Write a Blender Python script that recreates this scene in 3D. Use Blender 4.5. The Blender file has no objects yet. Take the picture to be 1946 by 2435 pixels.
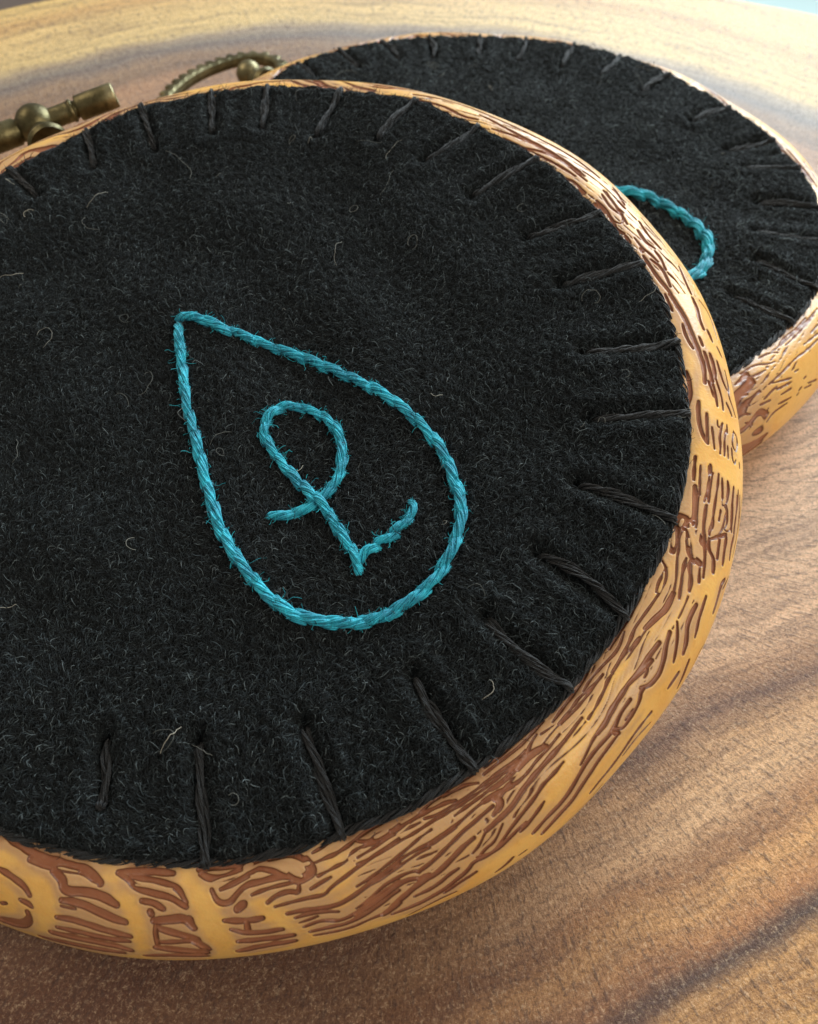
import bpy, bmesh, math, random
import numpy as np
from mathutils import Vector, Matrix
rng = np.random.default_rng(7)
random.seed(7)
S = 0.06                       # one plan unit (the felt radius) is 6 cm
C = bpy.context.scene
COL = C.collection

# ------------------------------------------------------------------ camera
PITCH, ROLL, FL, CAMH = 0.939, 0.042, 0.8184, 1.8177
fwd = Vector((0, math.cos(PITCH), -math.sin(PITCH)))
rt0 = Vector((1, 0, 0)); up0 = rt0.cross(fwd)
rt = math.cos(ROLL)*rt0 + math.sin(ROLL)*up0
up = -math.sin(ROLL)*rt0 + math.cos(ROLL)*up0
cd = bpy.data.cameras.new('camera'); cam = bpy.data.objects.new('camera', cd); COL.objects.link(cam)
M = Matrix((( rt.x, up.x, -fwd.x, 0), (rt.y, up.y, -fwd.y, 0), (rt.z, up.z, -fwd.z, CAMH*S), (0, 0, 0, 1)))
cam.matrix_world = M
cd.sensor_fit = 'VERTICAL'; cd.sensor_height = 24; cd.lens = 24*FL
cd.clip_start = 0.005; cd.clip_end = 20
cd.dof.use_dof = True; cd.dof.focus_distance = 1.74*S; cd.dof.aperture_fstop = 24
C.camera = cam

# ------------------------------------------------------------------ light
w = bpy.data.worlds.new('World'); C.world = w; w.use_nodes = True
bg = w.node_tree.nodes['Background']; bg.inputs[0].default_value = (1.0, 0.95, 0.88, 1); bg.inputs[1].default_value = 0.27
def area(name, loc, target, sx, sy, power, col):
    l = bpy.data.lights.new(name, 'AREA'); l.shape = 'RECTANGLE'; l.size = sx; l.size_y = sy; l.energy = power; l.color = col
    o = bpy.data.objects.new(name, l); COL.objects.link(o); o.location = loc
    o.rotation_euler = (Vector(target)-Vector(loc)).to_track_quat('-Z', 'Y').to_euler(); return o
area('window_light', (0.46, 0.95, 0.47), (0.0, 0.12, 0), 0.70, 0.45, 20.5, (0.82, 0.94, 1.0))
area('room_fill', (-0.75, 0.35, 0.75), (0, 0.1, 0), 0.4, 0.4, 3.2, (1.0, 0.85, 0.66))  # weak warm fill added from the left, no actual lamp there
area('side_fill', (0.75, -0.30, 0.70), (0.02, 0.06, 0), 0.5, 0.5, 6.6, (1.0, 0.89, 0.74))  # added fill that brightens the near rim, stands for no real source
C.view_settings.view_transform = 'Standard'; C.view_settings.look = 'None'
C.view_settings.exposure = 0.0; C.view_settings.gamma = 1.0
C.cycles.max_bounces = 8; C.cycles.use_denoising = True
C.cycles.sample_clamp_indirect = 6

# ------------------------------------------------------------------ helpers
def link(name, data, parent=None, label=None, cat=None, group=None, kind=None):
    o = bpy.data.objects.new(name, data); COL.objects.link(o)
    if parent is not None: o.parent = parent
    if label: o['label'] = label
    if cat: o['category'] = cat
    if group: o['group'] = group
    if kind: o['kind'] = kind
    return o
def mesh(name, V, F, mat=None, smooth=True, attrs=None):
    V = np.asarray(V, dtype=np.float32)*S
    m = bpy.data.meshes.new(name)
    if isinstance(F, np.ndarray):
        k = F.shape[1]
        m.vertices.add(len(V)); m.vertices.foreach_set('co', V.ravel())
        m.loops.add(F.size); m.loops.foreach_set('vertex_index', F.astype(np.int32).ravel())
        m.polygons.add(len(F)); m.polygons.foreach_set('loop_start', np.arange(0, F.size, k, dtype=np.int32))
        m.update(calc_edges=True)
    else:
        m.from_pydata(V.tolist(), [], F)
    if smooth: m.polygons.foreach_set('use_smooth', np.ones(len(m.polygons), dtype=bool))
    if attrs:
        for k_, a_ in attrs.items():
            at = m.attributes.new(k_, 'FLOAT', 'POINT'); at.data.foreach_set('value', np.asarray(a_, dtype=np.float32).ravel())
    if mat: m.materials.append(mat)
    m.validate(); return m
def grid_faces(nu, nv, wrap_u=False, wrap_v=False, base=0):
    i = np.arange(nu if wrap_u else nu-1); j = np.arange(nv if wrap_v else nv-1)
    I, J = np.meshgrid(i, j, indexing='ij'); I2 = (I+1) % nu; J2 = (J+1) % nv
    return np.stack([I*nv+J, I2*nv+J, I2*nv+J2, I*nv+J2], -1).reshape(-1, 4)+base
def resample(P, n=None, step=None):
    P = np.asarray(P, float); d = np.r_[0, np.cumsum(np.linalg.norm(np.diff(P, axis=0), axis=1))]
    if step: n = max(3, int(round(d[-1]/step))+1)
    t = np.linspace(0, d[-1], n)
    return np.stack([np.interp(t, d, P[:, k]) for k in range(P.shape[1])], 1)
def smooth_path(P, it=2, closed=False):
    P = np.asarray(P, float)
    for _ in range(it):                       # Chaikin
        if closed:
            A = P; B_ = np.roll(P, -1, 0)
            P = np.stack([.75*A+.25*B_, .25*A+.75*B_], 1).reshape(-1, P.shape[1])
        else:
            A = P[:-1]; B_ = P[1:]
            P = np.r_[P[:1], np.stack([.75*A+.25*B_, .25*A+.75*B_], 1).reshape(-1, P.shape[1]), P[-1:]]
    return P
def frames(P, upv=(0, 0, 1)):
    T = np.gradient(P, axis=0); T /= np.linalg.norm(T, axis=1)[:, None]+1e-12
    U = np.asarray(upv, float)[None]-T*(T@np.asarray(upv, float))[:, None]
    n = np.linalg.norm(U, axis=1)[:, None]
    U = np.where(n < .15, np.array([[0.3, .2, 0.]]), U); U -= T*(U*T).sum(1)[:, None]; U /= np.linalg.norm(U, axis=1)[:, None]+1e-12
    return T, np.cross(T, U), U
def tubes(paths, rads, sides=6):
    """paths: list of (n,3), rads: list of scalars or (n,) -> verts, quads"""
    VV, FF, b = [], [], 0
    a = np.arange(sides)*2*np.pi/sides
    for P, r in zip(paths, rads):
        T, X, Y = frames(P); r = np.broadcast_to(np.asarray(r, float), (len(P),))
        V = P[:, None]+r[:, None, None]*(np.cos(a)[None, :, None]*X[:, None]+np.sin(a)[None, :, None]*Y[:, None])
        VV.append(V.reshape(-1, 3)); FF.append(grid_faces(len(P), sides, wrap_v=True, base=b)); b += len(P)*sides
    return np.concatenate(VV), np.concatenate(FF)
def floss(P, R, strands=6, fil=4, turns=8.0, sides=5, taper=True, loose=0.15, flat=0.8, ph0=None):
    """a length of stranded thread: strands twisted round the path, each of finer filaments"""
    n = len(P); T, X, Y = frames(P)
    s = np.r_[0, np.cumsum(np.linalg.norm(np.diff(P, axis=0), axis=1))]; L = s[-1]
    ph0 = rng.uniform(0, 6.28) if ph0 is None else ph0
    env = np.ones(n)
    if taper:
        q = np.clip(np.minimum(s, L-s)/(R*1.6), 0, 1); env = .45+.55*np.sqrt(q)
    paths, rads = [], []
    for k in range(strands):
        core = (k == 0 and strands > 5)
        rr = 0 if core else R*.60
        a = ph0+2*np.pi*k/max(1, strands-(1 if strands > 5 else 0))+2*np.pi*s*turns/10/(R*4)+loose*np.sin(s/L*5+k*2.1)
        cx = rr*np.cos(a)*env; cy = rr*np.sin(a)*env*flat
        sr = R*.40
        for f_ in range(fil):
            b_ = 2*np.pi*f_/fil+rng.uniform(0, .6)+2*np.pi*s/(R*9)*(1 if f_ % 2 == 0 else 1)
            fx = cx+sr*.55*np.cos(b_)*env; fy = cy+sr*.55*np.sin(b_)*env
            paths.append(P+X*fx[:, None]+Y*fy[:, None]); rads.append(sr*.47*env*rng.uniform(.85, 1.1))
    return tubes(paths, rads, sides)
def lathe(prof, axis0, axis1, sides=40, caps=True):
    """prof: (t along axis in units, radius)"""
    A = np.asarray(axis0, float); D = np.asarray(axis1, float)-A; D /= np.linalg.norm(D)
    X = np.cross(D, [0, 0, 1.]) if abs(D[2]) < .9 else np.cross(D, [1., 0, 0]); X /= np.linalg.norm(X); Y = np.cross(D, X)
    a = np.arange(sides)*2*np.pi/sides
    V = [A+D*t+r*(np.cos(a)[:, None]*X+np.sin(a)[:, None]*Y) for t, r in prof]
    V = np.concatenate(V); F = grid_faces(len(prof), sides, wrap_v=True).tolist()
    n = len(prof)
    if caps: F += [list(range(sides))[::-1], list(range((n-1)*sides, n*sides))]
    return V, F
def hair(name, P, R, mat, parent, kind='stuff'):
    """P (N,k,3) in units, R (N,k) radii"""
    N, k, _ = P.shape
    h = bpy.data.hair_curves.new(name); h.add_curves([k]*N)
    h.points.foreach_set('position', (P.astype(np.float32)*S).ravel())
    ra = h.attributes.get('radius') or h.attributes.new('radius', 'FLOAT', 'POINT')
    ra.data.foreach_set('value', (R.astype(np.float32)*S).ravel())
    h.materials.append(mat)
    return link(name, h, parent, kind=kind)

# ------------------------------------------------------------------ node helpers
class NT:
    def __init__(s, name):
        s.m = bpy.data.materials.new(name); s.m.use_nodes = True; s.t = s.m.node_tree; s.n = s.t.nodes
        s.b = s.n['Principled BSDF']
    def N(s, typ, **kw):
        n = s.n.new(typ)
        for k, v in kw.items(): setattr(n, k, v)
        return n
    def L(s, a, b): s.t.links.new(a, b)
    def put(s, inp, x):
        if isinstance(x, bpy.types.NodeSocket): s.L(x, inp)
        else: inp.default_value = x
    def math(s, op, a, b=None, c=None, clamp=False):
        n = s.N('ShaderNodeMath', operation=op); n.use_clamp = clamp; s.put(n.inputs[0], a)
        if b is not None: s.put(n.inputs[1], b)
        if c is not None: s.put(n.inputs[2], c)
        return n.outputs[0]
    def smooth(s, x, lo, hi):
        n = s.N('ShaderNodeMapRange', interpolation_type='SMOOTHSTEP'); s.put(n.inputs[0], x)
        n.inputs[1].default_value = lo; n.inputs[2].default_value = hi; return n.outputs[0]
    def gauss(s, x, c, wd):
        d = s.math('DIVIDE', s.math('SUBTRACT', x, c), wd); return s.math('EXPONENT', s.math('MULTIPLY', s.math('MULTIPLY', d, d), -1.0))
    def mix(s, f, a, b):
        n = s.N('ShaderNodeMix', data_type='RGBA'); s.put(n.inputs[0], f); s.put(n.inputs[6], a); s.put(n.inputs[7], b); return n.outputs[2]
    def coord(s, scale=1/S):
        tc = s.N('ShaderNodeTexCoord'); mp = s.N('ShaderNodeMapping'); mp.inputs['Scale'].default_value = (scale,)*3 if not isinstance(scale, tuple) else scale
        s.L(tc.outputs['Object'], mp.inputs['Vector']); return mp.outputs[0]
    def noise(s, vec, scale, detail=3, rough=.5, dist=0.0):
        n = s.N('ShaderNodeTexNoise'); s.L(vec, n.inputs['Vector']); n.inputs['Scale'].default_value = scale
        n.inputs['Detail'].default_value = detail; n.inputs['Roughness'].default_value = rough; n.inputs['Distortion'].default_value = dist; return n.outputs[0]
    def bump(s, h, strength, dist, prev=None):
        n = s.N('ShaderNodeBump'); s.put(n.inputs['Height'], h); n.inputs['Strength'].default_value = strength; n.inputs['Distance'].default_value = dist*S
        if prev is not None: s.L(prev, n.inputs['Normal'])
        return n.outputs[0]
    def ramp(s, x, stops):
        n = s.N('ShaderNodeValToRGB'); s.put(n.inputs[0], x); e = n.color_ramp.elements
        while len(e) < len(stops): e.new(.5)
        for el, (p, c) in zip(e, stops): el.position = p; el.color = (*c, 1)
        return n.outputs[0]

# ------------------------------------------------------------------ materials
def mat_wood():
    q = NT('growth_ring_wood'); P = q.coord()
    sp = q.N('ShaderNodeSeparateXYZ'); q.L(P, sp.inputs[0])
    dx = q.math('SUBTRACT', sp.outputs[0], -0.05); dy = q.math('SUBTRACT', sp.outputs[1], 1.45)
    r0 = q.math('SQRT', q.math('ADD', q.math('MULTIPLY', dx, dx), q.math('MULTIPLY', dy, dy)))
    n1 = q.noise(P, 1.1, 3, .55); n2 = q.noise(P, 5.0, 4, .6)
    rl = q.math('ADD', 1.375, q.math('SUBTRACT', q.math('MULTIPLY', sp.outputs[0], .44), q.math('MULTIPLY', sp.outputs[1], .90)))
    wn = q.smooth(sp.outputs[1], 2.5, 1.9)
    r0 = q.math('ADD', q.math('MULTIPLY', r0, q.math('SUBTRACT', 1.0, wn)), q.math('MULTIPLY', rl, wn))
    r = q.math('ADD', r0, q.math('ADD', q.math('MULTIPLY', q.math('SUBTRACT', n1, .5), .22), q.math('MULTIPLY', q.math('SUBTRACT', n2, .5), .06)))
    rn = q.math('DIVIDE', r, 3.6)
    stops = [(0.0, (.84, .55, .35)), (.55/3.6, (.86, .56, .35)), (.72/3.6, (.78, .48, .28)), (.86/3.6, (.80, .48, .27)), (.93/3.6, (.50, .26, .12)), (.985/3.6, (.22, .10, .05)), (1.05/3.6, (.62, .34, .15)),
             (1.16/3.6, (.84, .50, .25)), (1.23/3.6, (.50, .23, .08)), (1.29/3.6, (.74, .38, .13)), (1.355/3.6, (.46, .19, .06)), (1.385/3.6, (.040, .020, .017)), (1.40/3.6, (.10, .05, .03)), (1.43/3.6, (.60, .31, .10)), (1.50/3.6, (.52, .26, .08)), (1.60/3.6, (.76, .42, .13)),
             (1.95/3.6, (.46, .25, .11)), (2.2/3.6, (.38, .19, .085)), (2.38/3.6, (.40, .20, .09)), (2.44/3.6, (.20, .11, .055)), (2.52/3.6, (.30, .175, .09)),
             (2.60/3.6, (.15, .125, .11)), (2.69/3.6, (.36, .27, .17)), (2.76/3.6, (.76, .54, .21)), (3.02/3.6, (.78, .52, .19)), (3.12/3.6, (.66, .38, .12)), (3.25/3.6, (.80, .54, .18)), (3.46/3.6, (.75, .48, .14))]
    base = q.ramp(rn, stops)
    # lower left is redder wood, with the hoop's shadow put into the colour
    red_shadow = q.math('MULTIPLY', q.smooth(q.math('ADD', sp.outputs[0], q.math('MULTIPLY', q.math('SUBTRACT', n1, .5), .8)), .85, -.30), q.smooth(sp.outputs[1], 1.6, .6))
    base = q.mix(q.math('MULTIPLY', red_shadow, .92), base, (.100, .029, .008, 1))
    # fine growth lines
    ln = q.N('ShaderNodeCombineXYZ'); ang = q.math('ARCTAN2', dy, dx)
    q.L(q.math('MULTIPLY', r, 34.0), ln.inputs[0]); q.L(q.math('MULTIPLY', ang, 4.0), ln.inputs[1])
    fl_ = q.noise(ln.outputs[0], 1.0, 4, .65)
    base = q.mix(q.smooth(fl_, .42, .70), base, q.mix(.48, base, (.10, .032, .012, 1)))
    ln3 = q.N('ShaderNodeCombineXYZ'); q.L(q.math('MULTIPLY', r, 75.0), ln3.inputs[0]); q.L(q.math('MULTIPLY', ang, 7.0), ln3.inputs[1])
    f3 = q.noise(ln3.outputs[0], 1.0, 5, .7)
    base = q.mix(q.smooth(f3, .48, .70), base, q.mix(.40, base, (.09, .03, .014, 1)))
    # pores and pebbly lacquer
    ln2 = q.N('ShaderNodeCombineXYZ'); q.L(q.math('MULTIPLY', r, 34.0), ln2.inputs[0]); q.L(q.math('MULTIPLY', ang, 110.0), ln2.inputs[1])
    po = q.noise(ln2.outputs[0], 1.0, 3, .7)
    g = q.noise(P, 130, 5, .85, .3); g2 = q.noise(P, 220, 2, .6)
    vo = q.N('ShaderNodeTexVoronoi'); q.L(P, vo.inputs['Vector']); vo.inputs['Scale'].default_value = 120
    base = q.mix(q.smooth(po, .52, .66), base, q.mix(.55, base, (.05, .018, .010, 1)))
    base = q.mix(q.smooth(g, .49, .68), base, q.mix(.74, base, (.05, .016, .008, 1)))
    base = q.mix(q.smooth(vo.outputs['Distance'], .42, .72), base, q.mix(.12, base, (.04, .014, .008, 1)))
    base = q.mix(q.smooth(g, .50, .32), base, q.mix(.34, base, (.98, .76, .50, 1)))
    q.L(base, q.b.inputs['Base Color'])
    h = q.math('ADD', g, q.math('MULTIPLY', g2, .5))
    nb = q.bump(h, .7, .006); nb = q.bump(po, .45, .008, nb)
    q.L(nb, q.b.inputs['Normal'])
    q.b.inputs['Coat Weight'].default_value = .0; q.b.inputs['Coat Roughness'].default_value = .30
    q.put(q.b.inputs['Roughness'], q.math('ADD', .37, q.math('MULTIPLY', g, .18))); q.b.inputs['Specular IOR Level'].default_value = .68
    return q.m
def mat_ring(name, tan=(.77, .46, .135), brown=(.34, .135, .066)):
    q = NT(name); P = q.coord()
    at = q.N('ShaderNodeAttribute'); at.attribute_name = 'groove'
    sd = at.outputs['Fac']                      # signed distance to groove outline, x1000 unit
    m = q.smooth(sd, 1.0, -1.0)
    n = q.noise(P, 9, 4, .6); n2 = q.noise(P, 70, 3, .6)
    t = q.mix(q.smooth(n, .35, .7), (*tan, 1), (tan[0]*.93, tan[1]*.84, tan[2]*.72, 1))
    # stain wiped over the busy areas leaves the lands there greyer
    at2 = q.N('ShaderNodeAttribute'); at2.attribute_name = 'stain'
    t = q.mix(q.smooth(at2.outputs['Fac'], 0.0, .6), t, (.53, .315, .15, 1)); t = q.mix(q.math('MULTIPLY', q.smooth(q.math('ADD', at2.outputs['Fac'], q.math('MULTIPLY', q.math('SUBTRACT', n, .5), .5)), .62, 1.05), .85), t, (.27, .13, .06, 1))
    t = q.mix(q.math('MULTIPLY', q.smooth(n2, .5, .8), .18), t, (.30, .15, .05, 1))
    b_ = q.mix(q.smooth(n, .3, .7), (*brown, 1), (brown[0]*.78, brown[1]*.70, brown[2]*.66, 1))
    b_ = q.mix(q.math('MULTIPLY', q.smooth(n2, .45, .75), .3), b_, (.36, .19, .10, 1))
    c = q.mix(m, t, b_)
    e = q.gauss(sd, -0.2, .9)
    c = q.mix(q.math('MULTIPLY', e, .92), c, (.095, .027, .012, 1))
    q.L(c, q.b.inputs['Base Color'])
    q.b.inputs['Roughness'].default_value = .36; q.b.inputs['Specular IOR Level'].default_value = .32
    q.b.inputs['Subsurface Weight'].default_value = .22; q.b.inputs['Subsurface Radius'].default_value = (1, .45, .15); q.b.inputs['Subsurface Scale'].default_value = .0016
    q.L(q.bump(q.math('ADD', n2, q.noise(P, 200, 2)), .12, .004), q.b.inputs['Normal'])
    return q.m
def mat_felt():
    q = NT('charcoal_felt'); P = q.coord()
    n = q.noise(P, 60, 5, .75, .8); n2 = q.noise(P, 3.5, 3, .5)
    c = q.ramp(n, [(.3, (.0025, .003, .0035)), (.62, (.009, .011, .012)), (.8, (.025, .030, .032))])
    c = q.mix(q.math('MULTIPLY', n2, .3), c, (.012, .016, .018, 1))
    q.L(c, q.b.inputs['Base Color']); q.b.inputs['Roughness'].default_value = .95; q.b.inputs['Specular IOR Level'].default_value = .15
    q.L(q.bump(n, .9, .02), q.b.inputs['Normal']); return q.m
def mat_fuzz(name, stops, rough=.75, spec=.25):
    q = NT(name); hi = q.N('ShaderNodeHairInfo')
    q.L(q.ramp(hi.outputs['Random'], stops), q.b.inputs['Base Color'])
    q.b.inputs['Roughness'].default_value = rough; q.b.inputs['Specular IOR Level'].default_value = spec; q.b.inputs['Sheen Weight'].default_value = .06; q.b.inputs['Sheen Tint'].default_value = (.75, .9, .95, 1); return q.m
def mat_thread(name, c1, c2, rough=.6, spec=.35, sheen=.0):
    q = NT(name); P = q.coord(); n = q.noise(P, 26, 4, .6); n2 = q.noise(P, 260, 3, .7)
    c = q.mix(q.smooth(n, .35, .68), (*c1, 1), (*c2, 1)); c = q.mix(q.math('MULTIPLY', q.smooth(n2, .45, .8), .35), c, (c1[0]*.3, c1[1]*.3, c1[2]*.3, 1))
    q.L(c, q.b.inputs['Base Color']); q.b.inputs['Roughness'].default_value = rough; q.b.inputs['Specular IOR Level'].default_value = spec
    q.b.inputs['Sheen Weight'].default_value = sheen
    q.L(q.bump(n2, .5, .004), q.b.inputs['Normal']); return q.m
def mat_brass():
    q = NT('antique_brass'); P = q.coord(); n = q.noise(P, 7, 5, .65, .6); n2 = q.noise(P, 45, 4, .7)
    c = q.ramp(n, [(.3, (.055, .046, .020)), (.55, (.17, .145, .070)), (.75, (.34, .30, .17))])
    c = q.mix(q.math('MULTIPLY', q.smooth(n2, .5, .7), .6), c, (.06, .045, .02, 1))
    q.L(c, q.b.inputs['Base Color']); q.b.inputs['Metallic'].default_value = .85
    q.put(q.b.inputs['Roughness'], q.math('ADD', .30, q.math('MULTIPLY', n2, .25)))
    q.L(q.bump(n2, .25, .01), q.b.inputs['Normal']); return q.m
def mat_floor():
    q = NT('pale_floor'); P = q.coord(); n = q.noise(P, .5, 3, .5); sp = q.N('ShaderNodeSeparateXYZ'); q.L(P, sp.inputs[0])
    c = q.mix(n, (.44, .58, .58, 1), (.50, .62, .61, 1)); c = q.mix(q.smooth(sp.outputs[0], -1.0, -5.0), c, (.16, .12, .10, 1)); q.L(c, q.b.inputs['Base Color']); q.b.inputs['Roughness'].default_value = .5; return q.m
def mat_bark():
    q = NT('slab_edge'); P = q.coord(); n = q.noise(P, 12, 5, .7)
    q.L(q.ramp(n, [(.3, (.05, .03, .02)), (.7, (.16, .11, .07))]), q.b.inputs['Base Color']); q.b.inputs['Roughness'].default_value = .8
    q.L(q.bump(n, .8, .05), q.b.inputs['Normal']); return q.m
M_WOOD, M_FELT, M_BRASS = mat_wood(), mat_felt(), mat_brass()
M_RING = mat_ring('wood_effect_resin'); M_RING2 = M_RING
M_TEAL = mat_thread('teal_floss', (.006, .25, .37), (.022, .53, .70), .55, .4, .15)
M_BLACK = mat_thread('charcoal_floss', (.0038, .0048, .006), (.0105, .0135, .0168), .65, .38, .12)
M_FUZZ = mat_fuzz('felt_fibres', [(0, (.003, .004, .0045)), (.5, (.005, .0068, .0079)), (.78, (.013, .0182, .0210)), (.95, (.048, .064, .071)), (1, (.13, .16, .17))])
M_STRAY = mat_fuzz('stray_fibres', [(0, (.06, .07, .07)), (.7, (.16, .165, .15)), (1, (.4, .38, .32))])
M_TFUZZ = mat_fuzz('teal_fluff', [(0, (.008, .17, .22)), (1, (.02, .38, .46))])

# ------------------------------------------------------------------ the setting
def build_table():
    cx, cy, R0 = .18, 1.471, 3.475
    nt, nr = 720, 90
    th = np.arange(nt)*2*np.pi/nt
    R = R0+.030*np.sin(3*th+1)+.02*np.sin(7*th+2)+.014*np.sin(19*th)+.010*np.sin(31*th+1)
    # keep the traced stretch of the edge at its true radius
    prof = [(r, 0.0) for r in np.linspace(0.02, .985, nr)]+[(.992, -.006), (.997, -.02), (1.0, -.05), (1.004, -.2), (.998, -.4), (.985, -.43)]
    V = np.stack([np.stack([cx+R*f*np.cos(th), cy+R*f*np.sin(th), np.full(nt, z)], 1) for f, z in prof])
    V[:nr, :, 2] += .004*np.sin(V[:nr, :, 0]*3.1+1)*np.sin(V[:nr, :, 1]*2.3)
    V[:, :, 2] -= .004
    F = grid_faces(len(prof), nt, wrap_v=True).tolist(); F.append(list(range(nt))); F.append([len(prof)*nt-1-i for i in range(nt)])
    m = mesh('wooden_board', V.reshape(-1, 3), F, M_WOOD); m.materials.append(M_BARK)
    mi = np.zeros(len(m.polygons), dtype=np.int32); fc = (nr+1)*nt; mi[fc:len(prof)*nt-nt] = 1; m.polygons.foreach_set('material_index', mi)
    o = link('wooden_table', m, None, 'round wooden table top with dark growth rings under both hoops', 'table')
    return o
M_BARK = mat_bark()
build_table()
fl = mesh('floor', [(-120, -60, -5), (120, -60, -5), (120, 160, -5), (-120, 160, -5)], [(0, 1, 2, 3)], mat_floor(), smooth=False)
link('floor', fl, kind='structure')

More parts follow.
